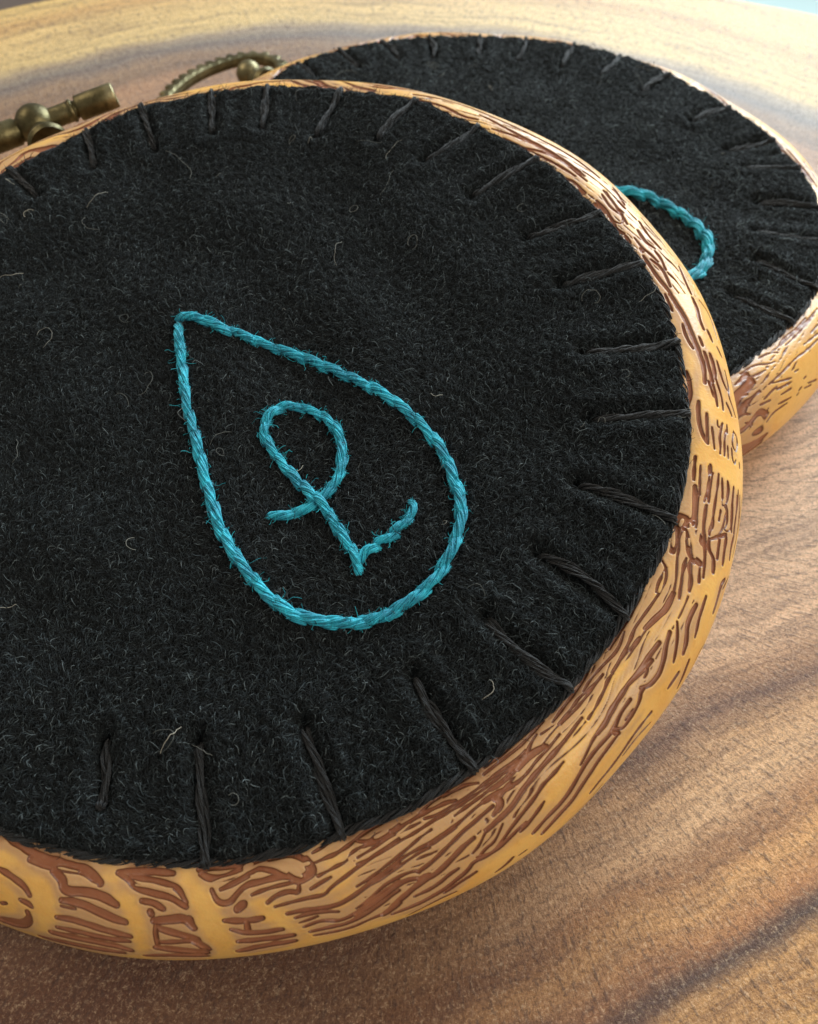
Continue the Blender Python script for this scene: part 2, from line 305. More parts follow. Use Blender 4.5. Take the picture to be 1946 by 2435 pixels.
# ------------------------------------------------------------------ hoop geometry
RM, A_, ZC = 1.0154, 0.1371, -0.1492
GROOVES = """-105.5,72,11 -104.6,71,11 -103.6,69,11 -102.6,66,11 -102,61,12
-102.9,55,10 -102,54,10 -101.7,52,10
-104.8,46,8 -104.3,48,7
-102.1,46,15 -101.9,41,13 -102.7,30,24 -103.9,26,34 -105.3,22,34
-106.8,96,13 -103.1,89,13 -101,88,13 -98.5,88,13
-102.8,85,17 -100.6,85,18 -98.4,86,18 -96.9,86,17 -95.3,79,18
-100.2,81,15 -99,77,17 -98.8,70,16 -96.7,72,16 -94.9,71,16 -93.5,66,17
-98.8,63,14 -97.1,64,14 -95.6,61,15 -94.2,57,16 -92.7,54,16
-98.8,59,4 -97.4,59,4
-99.2,49,13 -97.6,50,13 -95.9,48,14 -94.2,45,14 -92.4,42,15
-99.2,39,12 -97.1,40,12 -95.4,38,13 -92.6,37,13
-99.9,31,20 -97.8,32,18 -94.5,31,18 -92.8,26,22
-101.4,16,23 -98.2,20,23 -93.7,20,23
-93.8,87,12 -91.7,89,12 -89.9,89,12 -88.4,88,12
-93.8,87,11 -92.6,83,11 -92.1,79,11 -90.3,75,11 -88.6,73,11 -87.1,66,12
-92.5,85,10 -90.4,84,10 -88.6,81,10 -87.7,77,10 -87.1,69,11
-91.2,70,11 -90.1,69,11 -89.2,65,12
-90.4,63,12 -90.3,61,12
-90.1,56,16 -88.6,57,16 -87.2,58,16 -86.6,50,17
-89.9,51,14 -88.7,47,15 -86.5,40,16
-90.1,37,11 -88.3,38,11 -86.4,38,11
-90.2,31,20 -88.1,27,22 -86.3,22,26
-91.6,17,17 -89.3,20,17 -86.3,15,17
-90,52,9 -90.1,30,9
-86.9,58,13 -86.7,51,13
-87.2,40,15 -86.5,35,16 -85.9,27,19
-85.8,87,11 -84.9,84,11 -83.4,83,12 -82,87,12
-86,90,12 -84,91,12 -82.2,91,12 -79.8,92,12 -77.4,93,12 -76.3,89,12 -75.7,85,12
-84.7,76,10 -84.2,67,10 -83.2,66,10 -82.4,72,10 -81.5,77,10 -80,78,10 -77.9,79,10 -76.9,74,10
-83.9,76,9 -82.3,80,9 -81.3,83,9 -80.4,87,9 -78.8,83,9 -77.7,78,9
-77.4,78,16 -76.7,73,16 -75.7,75,16 -75.3,79,17 -75.7,86,16
-81.1,70,6 -79.9,72,6 -78.5,73,6 -77.1,73,6
-79.8,63,8 -78.9,67,8 -77.7,68,8 -76.9,65,8 -76.7,72,8
-79.2,59,6 -77.6,60,6 -75.9,60,6 -74.7,59,6 -74.1,63,6 -72.3,68,6 -70.3,73,6 -68.4,76,6 -66.8,79,6
-78.3,52,8 -76.7,52,8 -74.1,48,9 -72.3,52,8 -70.4,57,8 -67.5,64,7
-75.8,66,6 -74.8,68,6 -73.8,70,6
-77.7,47,7 -76.3,48,7 -74.9,46,7 -74,43,7
-77.5,42,5 -75.8,44,5
-77.2,37,8 -76,39,8 -75.1,38,8 -74,33,9 -72.2,38,8 -70.3,46,7 -68.1,50,7
-76.8,30,11 -75.2,30,11 -73.6,28,11 -71.2,34,9 -69.3,41,8 -68.4,43,8
-76.6,24,8 -73.8,20,9 -71.5,25,8 -69.2,27,7
-83.8,54,11 -82.1,52,12 -80.5,52,12
-83.4,46,10 -81.9,40,11 -79.1,39,12
-81.9,51,10 -82,43,11
-83,33,15 -81,32,15 -78.4,30,16
-83.3,19,22 -81.2,23,19 -78.5,22,19
-82.6,61,14 -81.9,65,14
-75,89,3 -73.2,93,3 -71.2,96,3 -69.2,99,3 -67.2,100,3
-75.3,82,6 -74.1,83,6 -72.2,85,6 -70.2,91,6 -68.2,94,6 -66.2,95,6
-74.9,73,5 -73.1,76,5 -72,77,5 -71.4,82,5 -70,83,5 -69,82,5 -67.4,86,5 -66.3,88,5
-70,83,9 -69.3,84,9 -67.3,84,9
-71.5,54,4 -70.6,58,4 -69.1,61,4 -67.6,62,4
-70.4,25,16 -68.8,31,14
-70.1,99,8 -68.2,97,8 -66.1,98,8 -63.8,99,8 -61.1,99,8 -59.4,99,8 -57.2,98,8 -54.8,98,8 -52.4,96,8
-70.6,88,7 -69.5,84,7 -68.6,88,7 -66.7,85,7 -65,87,7 -63.5,88,7 -61.4,87,7 -60.4,85,7
-71,77,3 -69,80,3 -67.5,83,3 -65.8,83,3 -64.4,83,3
-64.1,89,3 -62.6,92,3 -60.9,94,3 -59.1,95,3 -57.5,94,3
-61.3,92,5 -59.9,91,5 -58.9,91,5 -57.7,87,5
-63.9,84,4 -62.3,82,4 -60.7,83,4 -59.5,83,4 -58,84,4 -56,85,4 -53.7,85,4 -52,86,4
-71.2,73,3 -69.2,74,3 -67.1,77,3 -65.1,78,3 -63.4,80,3 -61.5,80,3 -58.8,81,3 -56.3,82,3 -54.5,83,3 -52.4,82,3
-71.8,58,3 -70.3,61,3 -68.7,65,3 -66.8,69,3 -65.2,73,3 -63.7,75,3
-61.2,76,3 -60.1,77,3 -58.4,78,3 -56.6,79,3 -55.4,79,3 -54,82,3 -52.6,81,3
-71.9,54,4 -71.6,54,4 -70.6,58,4 -68.3,63,4 -66.7,66,4 -64.7,67,4 -63.2,68,4 -61.8,69,4 -60.5,71,4 -58.6,74,4 -57.1,74,4
-64.4,66,9 -62.7,68,9 -61.6,69,9
-57.2,72,11 -56.7,69,12 -57,67,12
-57,67,7 -57.4,64,7 -58,62,7
-56.7,70,10 -56,73,10 -54.7,74,10 -53.3,74,10
-71,55,4 -69,58,4 -66.9,62,3 -65.5,64,3 -64.5,64,3
-57.6,68,7 -59.2,66,7 -60.8,64,7 -62.1,61,7 -63.9,56,8 -65.5,52,8 -66.3,51,8
-72.4,41,7 -71.3,44,6 -69.8,51,6 -67.8,54,6 -66.4,53,6 -66.1,49,6
-72.6,34,11 -70.5,41,10 -68.6,47,9 -67.4,49,9 -66.3,46,9
-70.1,26,15 -68.8,34,13 -67.4,39,12 -65.9,43,11 -65,43,11 -63.6,47,10 -62.2,52,10 -60.5,55,10
-66.3,45,15 -65.4,44,15
-67.3,32,9 -65.3,33,8 -63.8,38,8 -62.9,39,8
-69.6,21,13 -67.6,21,13 -65.2,24,11 -63.6,29,10 -62.2,33,9 -61.5,38,8 -60.1,36,8 -58.3,38,8 -56.6,42,8 -55.7,43,8
-64.8,21,10 -63.2,25,8 -61.6,27,8
-59.3,56,6 -58.3,57,6 -57.3,56,6 -55.9,61,6 -54.2,64,6
-61.2,45,5 -60.2,49,4 -59.3,55,4 -58.3,57,4
-61.4,37,4 -60,43,4 -59,44,3 -57.6,53,3
-61,40,6 -59.4,36,6 -58,43,6 -56.7,48,5 -55.1,52,5
-59.9,11,10 -59,13,10 -58.1,18,10
-57.5,15,6 -56.7,15,6
-68.7,6,7 -65.8,15,6 -63.9,14,7
-56.4,94,6 -54.6,94,6 -52,96,6 -49.3,96,6 -47.2,96,6
-56.8,90,2 -54.4,91,2 -52.1,91,2 -49.9,93,2 -48.6,94,2
-52.3,83,2 -51.1,88,2 -50.1,90,2
-46.9,97,6 -44.6,98,6 -42,99,6 -39.7,98,6 -36.6,97,6
-57.3,84,3 -55.4,86,3 -54,85,3 -52.7,83,3 -52.3,84,3
-48,89,2 -46.4,91,2 -44.2,93,2 -42.9,94,2 -41.1,97,2
-57.7,79,2 -56.3,77,2 -54.8,78,2 -53,81,2 -51.5,81,2 -50.2,81,2 -48.1,84,2 -46,84,2 -44.5,84,2 -42.9,85,2 -41,86,2
-53.7,79,12 -52.6,81,12 -50.9,81,12 -50.1,79,12
-47.7,85,4 -46.1,86,4 -44.2,88,4 -43.3,87,4 -41.9,86,4 -40.6,86,4
-43.4,89,3 -41.8,91,3 -39.5,90,3 -37.6,88,3 -35.4,92,3
-58.2,74,10 -57,74,10 -56.1,73,10 -55,72,10
-56.7,71,9 -56.7,66,10 -57.4,63,10
-55.1,73,2 -54.5,71,2 -53.1,73,2 -51.6,76,2 -49.9,77,2 -48.3,79,2
-59.2,55,10 -58.1,57,10 -56.6,59,10 -55.6,61,10 -54.5,65,10 -53,68,9 -51.4,70,9 -49.7,72,9 -48.2,73,9
-49.7,72,6 -48.3,73,6 -46.8,75,6 -45.5,76,6
-57.6,45,7 -55.6,51,7 -53.5,56,6 -52.7,59,6 -51.4,60,6 -49.7,62,6
-56.5,39,8 -55.2,42,7 -53.3,48,7
-45.1,72,5 -43.6,74,5 -42,77,6 -40.4,81,5 -38.4,80,5 -36.8,81,5 -35,80,6
-39.9,80,2 -38.2,83,2 -36.5,84,2 -34.7,86,2
-48.5,51,5 -47.2,55,5 -45.9,59,5 -44.3,60,5
-45.3,59,11 -44,60,11 -42.8,63,11 -41.2,65,10 -39.5,66,10
-39.5,66,8 -38.1,64,9 -36.1,62,9
-55.5,30,11 -53.7,35,10 -51.5,37,10 -49.6,44,9 -47.5,50,8 -45.8,51,8 -43.9,51,8 -42.4,56,8 -40.6,57,8
-43.6,50,6 -43,45,7 -41.6,47,8 -40.1,49,8 -39.1,55,7 -37.8,51,7
-44,49,9 -43.6,45,10
-54.7,22,13 -52.9,27,11 -51,30,10 -49.6,35,9 -47.3,41,8 -45.3,44,8 -43.9,45,8
-42.3,49,5 -41,50,5
-48.9,19,9 -47.6,22,9 -45.9,24,8 -44.4,27,8 -42.5,31,7 -40.8,32,7 -39.6,32,7
-44.3,22,5 -42.5,25,4 -40.1,22,5
-53.5,-1,7 -51.4,5,7 -49.2,4,7 -47.4,11,7
-39.9,82,3 -38.8,81,3 -37.6,79,3 -35.3,79,3 -34.1,79,3
-33.9,80,11 -32.2,77,11 -30.5,73,12 -28.8,74,12
-28.8,74,3 -26.9,77,3 -25,82,3 -23.8,83,3 -22.3,86,3 -21.2,84,3
-39.9,82,2 -38.7,82,2 -36.8,83,2 -34.9,87,2 -32.7,86,2 -30.2,84,2 -27.9,83,2 -26.5,87,3 -25.9,92,3
-38,94,6 -35,95,6 -31.9,95,6 -29.6,97,6 -27.5,98,6 -25.7,94,6
-29.7,86,3 -28.4,88,3 -27.1,87,3 -26.5,87,3
-24.4,87,14 -21.9,89,14 -19.5,91,15 -20.7,83,17 -19.7,81,14 -18.9,78,15
-15.6,83,14 -17.8,80,14 -19.4,77,14
-21,85,11 -22.6,77,11 -23.8,74,11 -24.4,68,12
-29,68,6 -27.6,71,6 -26.1,74,6 -24.9,75,6 -24.4,75,6
-27.6,63,9 -26.5,65,9 -25.2,70,9 -24.4,71,9
-26.1,58,7 -25.1,61,6 -24.5,62,6
-25.3,56,7 -23.8,59,7 -22.6,62,7 -21.6,64,7 -20,69,6 -18.4,70,6 -17.2,70,6
-24,69,13 -24.2,62,14
-20.9,73,12 -22.1,64,12
-24,48,11 -23.2,50,11 -22.7,52,10 -22,60,9 -20.9,61,9
-22.4,48,8 -21.1,50,7 -20,51,7
-22.4,39,10 -20.8,42,10 -19.4,43,10
-21,29,9 -19.7,32,9 -18.3,31,9
-21,60,3 -20.2,54,3 -18.9,50,4 -17.5,50,5 -16.6,48,5 -16,55,5 -15.3,57,4
-20.7,59,8 -20.1,53,8 -19.1,44,9
-20.6,62,5 -20,63,5 -19.3,60,5 -17.9,63,5 -15.7,63,5
-18.3,56,5 -17.2,56,5
-18.8,48,4 -18.8,44,3 -18.2,39,5 -16.8,39,6 -14.4,44,5
-18.1,33,6 -16.4,33,7 -13.8,36,7
-20.2,22,6 -17.8,22,6 -15.3,26,6 -13.3,29,6
-16.1,70,5 -16.9,69,5
-27.1,27,12 -25.6,29,12 -24.1,31,12 -23.3,27,12
-24.2,25,6 -21.6,13,6
-24.5,7,4 -23.8,8,1
-33.1,41,13 -31.9,45,12 -30.7,52,11 -29.3,53,11 -28.3,52,11
-30.9,38,9 -29.4,43,8 -28.1,45,8 -26.8,46,8
-34.6,45,7 -33.4,50,7 -32.3,55,6 -31.2,61,6
-39.9,66,10 -37.8,65,10 -36.2,66,10 -34.2,65,10
-38,59,5 -37.3,60,5 -36.8,63,5
-39,56,9 -38.1,51,10 -36.8,50,11 -35.5,53,11 -34.3,58,10 -33.1,61,10 -32.6,62,10
-36.7,33,8 -34.8,33,9
-35.5,18,10 -34,25,10 -33,29,10
-34.9,3,0 -33.2,4,1 -32.4,11,7 -30.9,16,6 -28.4,5,1
0.5,92,10 -1.2,90,9 -3.2,91,9 -4.7,94,9
-9.8,93,7 -11.1,92,7
-13.3,95,7 -16,93,7 -18.7,95,7
-3.8,84,9 -6,85,9 -8.1,82,9 -9.2,77,10
-9.4,76,7 -7.4,77,7 -5.3,77,7
-7,72,3 -8.2,71,3 -9.8,69,3
-5.8,66,4 -6.7,66,5 -6.6,62,3 -5.9,60,5
-6.1,61,6 -7.9,64,6 -9,63,6 -10.1,63,6
-5.8,54,5 -6.9,54,5
-6.6,55,6 -7.6,58,6 -9.1,58,6 -10.1,58,6
-8.6,54,3 -10.2,53,3
-6,43,7 -6.4,35,8 -8.6,39,5 -8.2,46,6 -7.4,47,5 -6,43,6
-8.6,48,5 -9.9,47,5 -10.3,43,4 -9.6,41,6
-9.5,33,7 -10,32,7
-5.2,18,0 -6.9,18,6 -9.2,16,0
-11.5,86,7 -13,86,7 -14.6,85,7
-12.5,81,5 -14.4,80,5 -16.3,78,5 -18.8,76,5 -20.5,75,5
-15.4,83,12 -17,80,12 -19,79,12 -20,80,11
-12,72,6 -13.3,71,6
-13,69,5 -14.7,70,5 -16.8,69,5
-12.3,73,1 -15,71,1 -17,73,1
-12.8,63,6 -14.5,63,5 -16.5,63,5 -18.4,62,5 -20.2,63,5
-17.3,71,6 -18.9,70,6 -20.8,68,7
-13.1,59,4 -14.7,57,4 -16.3,55,4
-13.1,52,9 -14.2,50,9 -15.7,51,8
-16.3,55,2 -15.9,51,2
-15.9,51,5 -16.7,47,5 -18.1,46,5 -18.8,48,4
-18.2,56,5 -17,56,5
-13.2,43,7 -15.1,43,7 -16.9,42,7 -18.3,37,8
-13,34,7 -14.4,33,7 -16.8,34,6 -18,31,7
-12.5,19,6 -15.2,24,6 -17.1,17,6
-19.7,93,16 -19.9,83,17 -20.1,79,17
1,76,5 -1,76,5
1.2,68,7 -0.2,69,7 -1.8,66,7 -3.8,65,7
-0.6,72,7 -1.8,70,7 -2.6,68,8
1.4,63,6 -0.3,62,6 -2,58,6 -4,58,6
1.8,53,7 0.2,52,7 -0.6,46,8
2.4,42,8 0.3,41,8 -1.3,45,8 -2.4,39,8 -3.4,34,8
-2.7,51,9 -3.3,47,10 -3.9,44,10
3,25,6 0.4,25,6 -1.2,20,0 -2.4,19,1
13.2,89,6 10.8,89,6 10.2,89,6
13,84,13 10.8,82,13 9.4,80,13 7.2,79,13 4.4,77,13 1.8,74,12 -1,76,11
8,84,7 5.9,85,7 4,81,8
12.6,59,12 11.1,59,12 8.9,63,10 7.5,62,11
6,71,8 4.7,70,8
7.5,56,10 6,54,10
5.5,47,9 4.4,42,9
3.7,70,10 1.6,69,10 -0.4,67,10
3.7,63,12 2.2,62,12 0.1,63,11
3,55,9 0.6,53,10 -0.4,48,10
12.7,48,7 11,36,7 7.2,40,7
35.3,93,15 34.5,93,15
31.9,94,17 31,91,17 29.8,92,15
29.7,91,4 28.1,93,4 26.5,86,4 28.5,76,4
33,78,6 30.4,83,6 28.2,79,7
33.2,70,6 30.5,77,5 28.7,74,6
33.6,58,6 30.7,57,6
31.1,67,8 29.4,67,8
27.7,96,11 25.9,95,11 25.1,92,12
24.6,92,9 23.1,93,9
26.7,63,9 23.9,67,8 21.3,63,9
25,75,9 22.7,77,9 21.3,71,10
23.8,85,6 21.8,85,6 20.3,81,7 18.8,78,7
21.7,86,11 21,87,11
27.7,53,6 25.3,54,6 21.8,51,6
20.3,89,9 18.1,89,9 15.5,87,10 13.1,83,10
20.9,73,8 19.4,72,8 17.3,75,7
19.4,84,8 17.7,78,8 14.3,80,7
18.3,51,9 15.7,57,8 13.3,58,8
68.1,75,10 61.9,60,10 56.4,63,10
62.4,83,9 58.7,88,8 56.6,83,9
57.1,72,10 50.2,78,10 43.8,75,10 37.2,75,10
53.6,88,8 47.9,79,9 41.2,78,9 36.2,79,8
50.9,93,7 45.6,91,7 40.6,86,8 37.9,84,8
47.3,92,7 43.4,79,9 38.3,74,10
60.7,60,10 53.6,64,10 46.9,63,10
38.4,94,9 36.9,90,9 34.4,93,8
46.8,63,10 41.8,59,10 36.2,59,10
67.5,85,9 63.6,82,9 60.2,84,8
77.2,57,9 71.8,52,7 67.7,51,3
74.8,70,8 69.6,59,8
32.3,89,10 30.1,89,10 26.8,94,9
33.5,72,9 30.4,75,8 26.5,81,7
34.1,52,9 30.2,63,9"""
TANS = """-98.2,77,8 -96.8,78,8 -95.7,77,8
-99.8,84,3 -98.8,84,3 -97.8,84,3
-91.9,80,3 -90.3,79,3 -88.4,78,3
-81.6,89,7 -80.8,90,7
-84.7,81,5 -83.1,83,5 -81.8,85,5 -80.3,89,5 -79.4,90,5
-81,82,7 -79.9,82,7
-83.6,71,8 -82.8,74,8
-79.2,87,7 -77.8,86,7 -77.1,79,7 -76.4,76,7
-76.1,83,7 -75.5,83,7
-71.7,78,8 -70.4,81,8
-68.9,86,7 -67.6,87,7
-68.8,86,6 -67.5,88,6
-66.9,82,4 -65.4,85,4
-54.7,74,4 -53.2,75,4
-70.8,81,3 -70.2,81,3
-66.2,48,3 -65.9,49,3
-54.8,74,5 -53.1,77,5 -51.4,78,5
-49.9,81,5 -49,82,5 -47.7,83,5
-39.7,79,4 -38.3,80,4 -37,80,4
-29.5,84,5 -28.1,85,5 -27.1,87,5
-21.7,92,8 -23.7,88,8
-20.9,88,8 -20.1,87,8
-21.5,83,9 -22.9,82,9 -23.6,79,9 -24.8,79,9
-20.3,80,7 -21,78,7
-22.1,78,6 -22.9,76,6
-20.7,72,8 -22.2,71,8 -23.8,69,8
-22.3,66,8 -23.7,62,8
-16,87,8 -19.4,82,9
-16.5,77,7 -20.1,73,7
-21.2,58,7 -22,55,7
-15.2,53,8 -16,54,8
-20.7,61,4 -20,56,5 -18.4,53,6
-13.2,90,10 -15.7,87,10 -19.2,83,10"""
BACK_GROOVES = """-55.1,79,2 -53.3,81,2 -51.2,77,2 -48.9,76,2
-53,87,3 -49.8,88,3 -47.6,79,3 -46.4,77,3
-50.1,61,5 -46.8,63,5 -43.2,65,5 -40,62,5 -36.3,60,5
-39.5,69,4 -35.4,64,4
-49.4,60,3 -45.5,51,3
-49.1,51,3 -45.7,47,3
-48.7,43,3 -46.2,41,4
-49.6,35,3 -46.6,31,4
-52,50,4 -50.3,53,4 -48.9,54,4
-53,47,3 -50.9,45,3
-52.6,33,6 -51.6,38,6
-52.2,23,5 -50.7,30,4 -47.6,28,4
-55.3,72,3 -52.9,69,3
-55.5,65,3 -54.2,64,3
-55.9,58,3 -54.7,52,3
-56.1,47,2 -55,43,2
-56.3,37,3 -54.9,32,4 -55.6,27,5
-44.7,31,5 -43.9,32,5
-43.1,39,3 -42.4,39,3
-42.2,29,4 -39.7,21,6
-44.4,54,2 -43.5,53,2
-36.5,71,4 -33.8,70,4
-43.6,87,2 -41.2,91,3 -37.5,87,3 -34.2,86,3
-42.3,83,2 -38.2,82,2 -32.8,80,2
-45.3,88,4 -38.5,86,4 -30.8,80,4
-48.2,91,3 -46.1,90,3 -44.6,83,3
-45.3,27,5 -44.7,28,5
-43.2,27,4 -41.2,22,5
33.9,89,6 30.9,90,6 27.3,86,7
31.7,59,7 27.2,59,7 24,65,7
26.4,87,10 21.5,89,9 17.2,90,9 13.1,88,9 9.9,83,10 5.5,80,10
23.7,88,5 18.8,86,5 16.3,86,5
16.3,82,9 11.9,81,9 8.5,78,9 4.3,75,9
19.7,54,6 15.6,52,6
12.1,67,7 5.8,68,7
12.7,67,9 11.2,69,9
10.5,63,9 7.7,62,9"""
BACK_TANS = """-44.4,63,2 -42.8,63,2 -41,61,2"""
def parse(t): return [np.array([[float(c) for c in q.split(',')] for q in ln.split()]) for ln in t.strip().split('\n')]
def seg_field(U, Pm, strokes, grow=0.0, taper=True):
    """min over strokes of (distance to the polyline - half width); U, Pm are arc-length coordinates"""
    out = np.full(U.shape, .2)
    for st in strokes:
        x = np.radians(st[:, 0])*(RM+A_*np.cos(np.radians(st[:, 1]))); u0 = np.radians(st[:, 0]); p = np.radians(st[:, 1])*A_; hw = np.maximum(st[:, 2]/2000.0, .0024)
        n = len(st)
        if n == 1: continue
        k = max(n*4, 8)
        Q = smooth_path(np.c_[u0, p, hw], 2)
        if taper:
            d = np.r_[0, np.cumsum(np.hypot(np.diff(Q[:, 0]), np.diff(Q[:, 1])))]; tt = d/d[-1]
            Q[:, 2] *= .74+.26*np.clip(np.minimum(tt, 1-tt)/.18, 0, 1)
        mg = .03
        sel = (U > Q[:, 0].min()-mg) & (U < Q[:, 0].max()+mg) & (Pm > Q[:, 1].min()-mg) & (Pm < Q[:, 1].max()+mg)
        idx = np.nonzero(sel)
        if len(idx[0]) == 0: continue
        uu = U[idx]; pp = Pm[idx]; rr = RM+A_*np.cos(pp/A_); best = out[idx]
        for a, b in zip(Q[:-1], Q[1:]):
            ax = (a[0]-uu)*rr; ay = a[1]-pp; bx = (b[0]-uu)*rr; by = b[1]-pp
            dx = bx-ax; dy = by-ay; L2 = dx*dx+dy*dy+1e-12
            t = np.clip(-(ax*dx+ay*dy)/L2, 0, 1)
            d = np.hypot(ax+t*dx, ay+t*dy)-(a[2]+(b[2]-a[2])*t)-grow
            best = np.minimum(best, d)
        out[idx] = best
    return out
def band_noise(nu, nv, lu, lv, Lu, Lv, seed):
    g = np.random.default_rng(seed); X = np.fft.fft2(g.standard_normal((nu, nv)))
    fu = np.fft.fftfreq(nu, Lu/nu)[:, None]; fv = np.fft.fftfreq(nv, Lv/nv)[None]
    r = np.hypot(fu*lu, fv*lv); H = np.exp(-((r-1)/.38)**2)
    Y = np.fft.ifft2(X*H).real; return Y/Y.std()
def sample(T, u, v):
    nu, nv = T.shape; x = (u % 1)*nu; y = (v % 1)*nv; i = np.floor(x).astype(int); j = np.floor(y).astype(int); fx = x-i; fy = y-j
    i %= nu; j %= nv; i2 = (i+1) % nu; j2 = (j+1) % nv
    return (T[i, j]*(1-fx)+T[i2, j]*fx)*(1-fy)+(T[i, j2]*(1-fx)+T[i2, j2]*fx)*fy
def proc_field(U, Pm, seed):
    LU, LV = 2*math.pi*RM, 2*math.pi*A_
    T1 = band_noise(2048, 512, .42, .027, LU, LV, seed); T2 = band_noise(512, 64, .45, .5, LU, LV, seed+1); T3 = band_noise(1024, 128, .10, .07, LU, LV, seed+2)
    w_ = sample(T2, U/(2*np.pi), Pm/LV)*.035
    a = sample(T1, U/(2*np.pi), (Pm+w_+  .004*sample(T3, U/(2*np.pi), Pm/LV))/LV)
    gate = sample(T2, U/(2*np.pi)+.37, Pm/LV*0+.2)
    gate2 = sample(T2, U/(2*np.pi)+.11, Pm/LV)
    thr = .55+.6*np.clip(gate*.6+gate2*.5, -.25, 2.2)-.35*np.clip((np.degrees(U)-45)/15, 0, 1)
    return (thr-a)*.0052
def build_ring(parent, seed, us, ps, strokes, tans, name='hoop_ring', lo=(-107, 77)):
    U, P = np.meshgrid(us, ps, indexing='ij'); Pm = P*A_
    sp = proc_field(U, Pm, seed)
    if strokes is not None:
        b = seg_field(U, Pm, strokes, grow=.0001); t = seg_field(U, Pm, tans)
        sd = np.maximum(b, -t)
        ud = np.degrees(U); pdg = np.degrees(P)
        # where nothing was traced the pattern carries on by itself
        inside = np.clip((ud-lo[0])/2.5, 0, 1)*np.clip((lo[1]-ud)/12, 0, 1)*np.clip((104-pdg)/8, 0, 1)*np.clip((pdg+15)/10, 0, 1)
        inside *= 1-np.clip((ud-44)/16, 0, 1)*np.clip((100-pdg)/10, 0, 1)*.85
        side = np.where(ud > -75, np.clip((22-pdg)/8, 0, 1)*np.clip((-20-ud)/20+1, 0, 1), 0)
        inside = np.clip(inside, 0, 1)
        sd = np.minimum(sd, sp+.03*inside)
        # finer lines between the broad ones where the pattern is busy
        LU, LV = 2*math.pi*RM, 2*math.pi*A_
        Tc = band_noise(2048, 512, 1.3, .024, LU, LV, seed+31); Tw = band_noise(512, 64, .35, .3, LU, LV, seed+32)
        Ps = (Pm-.17*U*RM+.009*sample(Tw, U/(2*np.pi), Pm/LV)+.0016*sample(Tc, U/(2*np.pi), Pm/LV))
        pit = .0165
        hw = .0009+.0009*sample(Tc, U/(2*np.pi)+.31, Ps/LV)
        fine = np.abs((Ps/pit) % 1-.5)*pit-np.clip(hw, -.004, .0017)
        zone = np.clip((ud+73)/3, 0, 1)*np.clip((-25-ud)/6, 0, 1)*np.clip((pdg-40-14*np.sin((ud+60)*.09))/6, 0, 1)+np.clip((ud-8)/10, 0, 1)*np.clip((70-ud)/8, 0, 1)
        apart = fine+np.clip(.0046-sd, 0, .01)*1.6          # stay clear of the broad grooves
        sd = np.where((zone > .5) & (sd < .030), np.minimum(sd, apart), sd)
        # hairline cracks run through the busy stretches
        LU, LV = 2*math.pi*RM, 2*math.pi*A_
        Tc = band_noise(2048, 512, .55, .030, LU, LV, seed+31); Tg = band_noise(512, 64, .4, .25, LU, LV, seed+32)
        ck = np.abs(sample(Tc, U/(2*np.pi), Pm/LV))*.0085-.0007
        near = np.clip((.016-sd)/.008, 0, 1)*np.clip(sample(Tg, U/(2*np.pi), Pm/LV)*2+.6, 0, 1)
    else: sd = sp
    wob = band_noise(2048, 256, .035, .035, 2*math.pi*RM, 2*math.pi*A_, seed+9)
    sd = sd+.0004*sample(wob, U/(2*np.pi), Pm/(2*math.pi*A_))
    e = np.clip((.0012-sd)/.0042, 0, 1); dep = e*e*(3-2*e)*.0050
    lip = np.exp(-((sd-.004)/.003)**2)*.0003
    big = band_noise(512, 64, .5, .3, 2*math.pi*RM, 2*math.pi*A_, seed+20)
    rad = A_+lip-dep+.0022*sample(big, U/(2*np.pi), Pm/(2*math.pi*A_))
    V = np.stack([(RM+rad*np.cos(P))*np.cos(U), (RM+rad*np.cos(P))*np.sin(U), ZC+rad*np.sin(P)], -1)
    # stain = how busy the neighbourhood is
    k = np.clip(np.where(sd < 0, 1, 0), 0, 1).astype(float)
    nu = len(us); cs = np.cumsum(np.r_[k[-16:], k, k[:16]], 0); st = (cs[32:]-cs[:-32])/32
    cs = np.cumsum(np.pad(st, ((0, 0), (14, 14)), mode='wrap'), 1); st = (cs[:, 28:]-cs[:, :-28])/28
    st = np.clip(np.clip(st*2.0-.22, 0, .58)+.75*np.clip((np.degrees(P)-82)/18, 0, 1)*np.where(np.degrees(U) < 20, 1, .35), 0, 1)
    F = grid_faces(len(us), len(ps), True, True)[:, ::-1]
    m = mesh(name, V.reshape(-1, 3), F, M_RING, attrs={'groove': np.clip(sd*1000, -30, 30), 'stain': st})
    return link(name, m, parent)

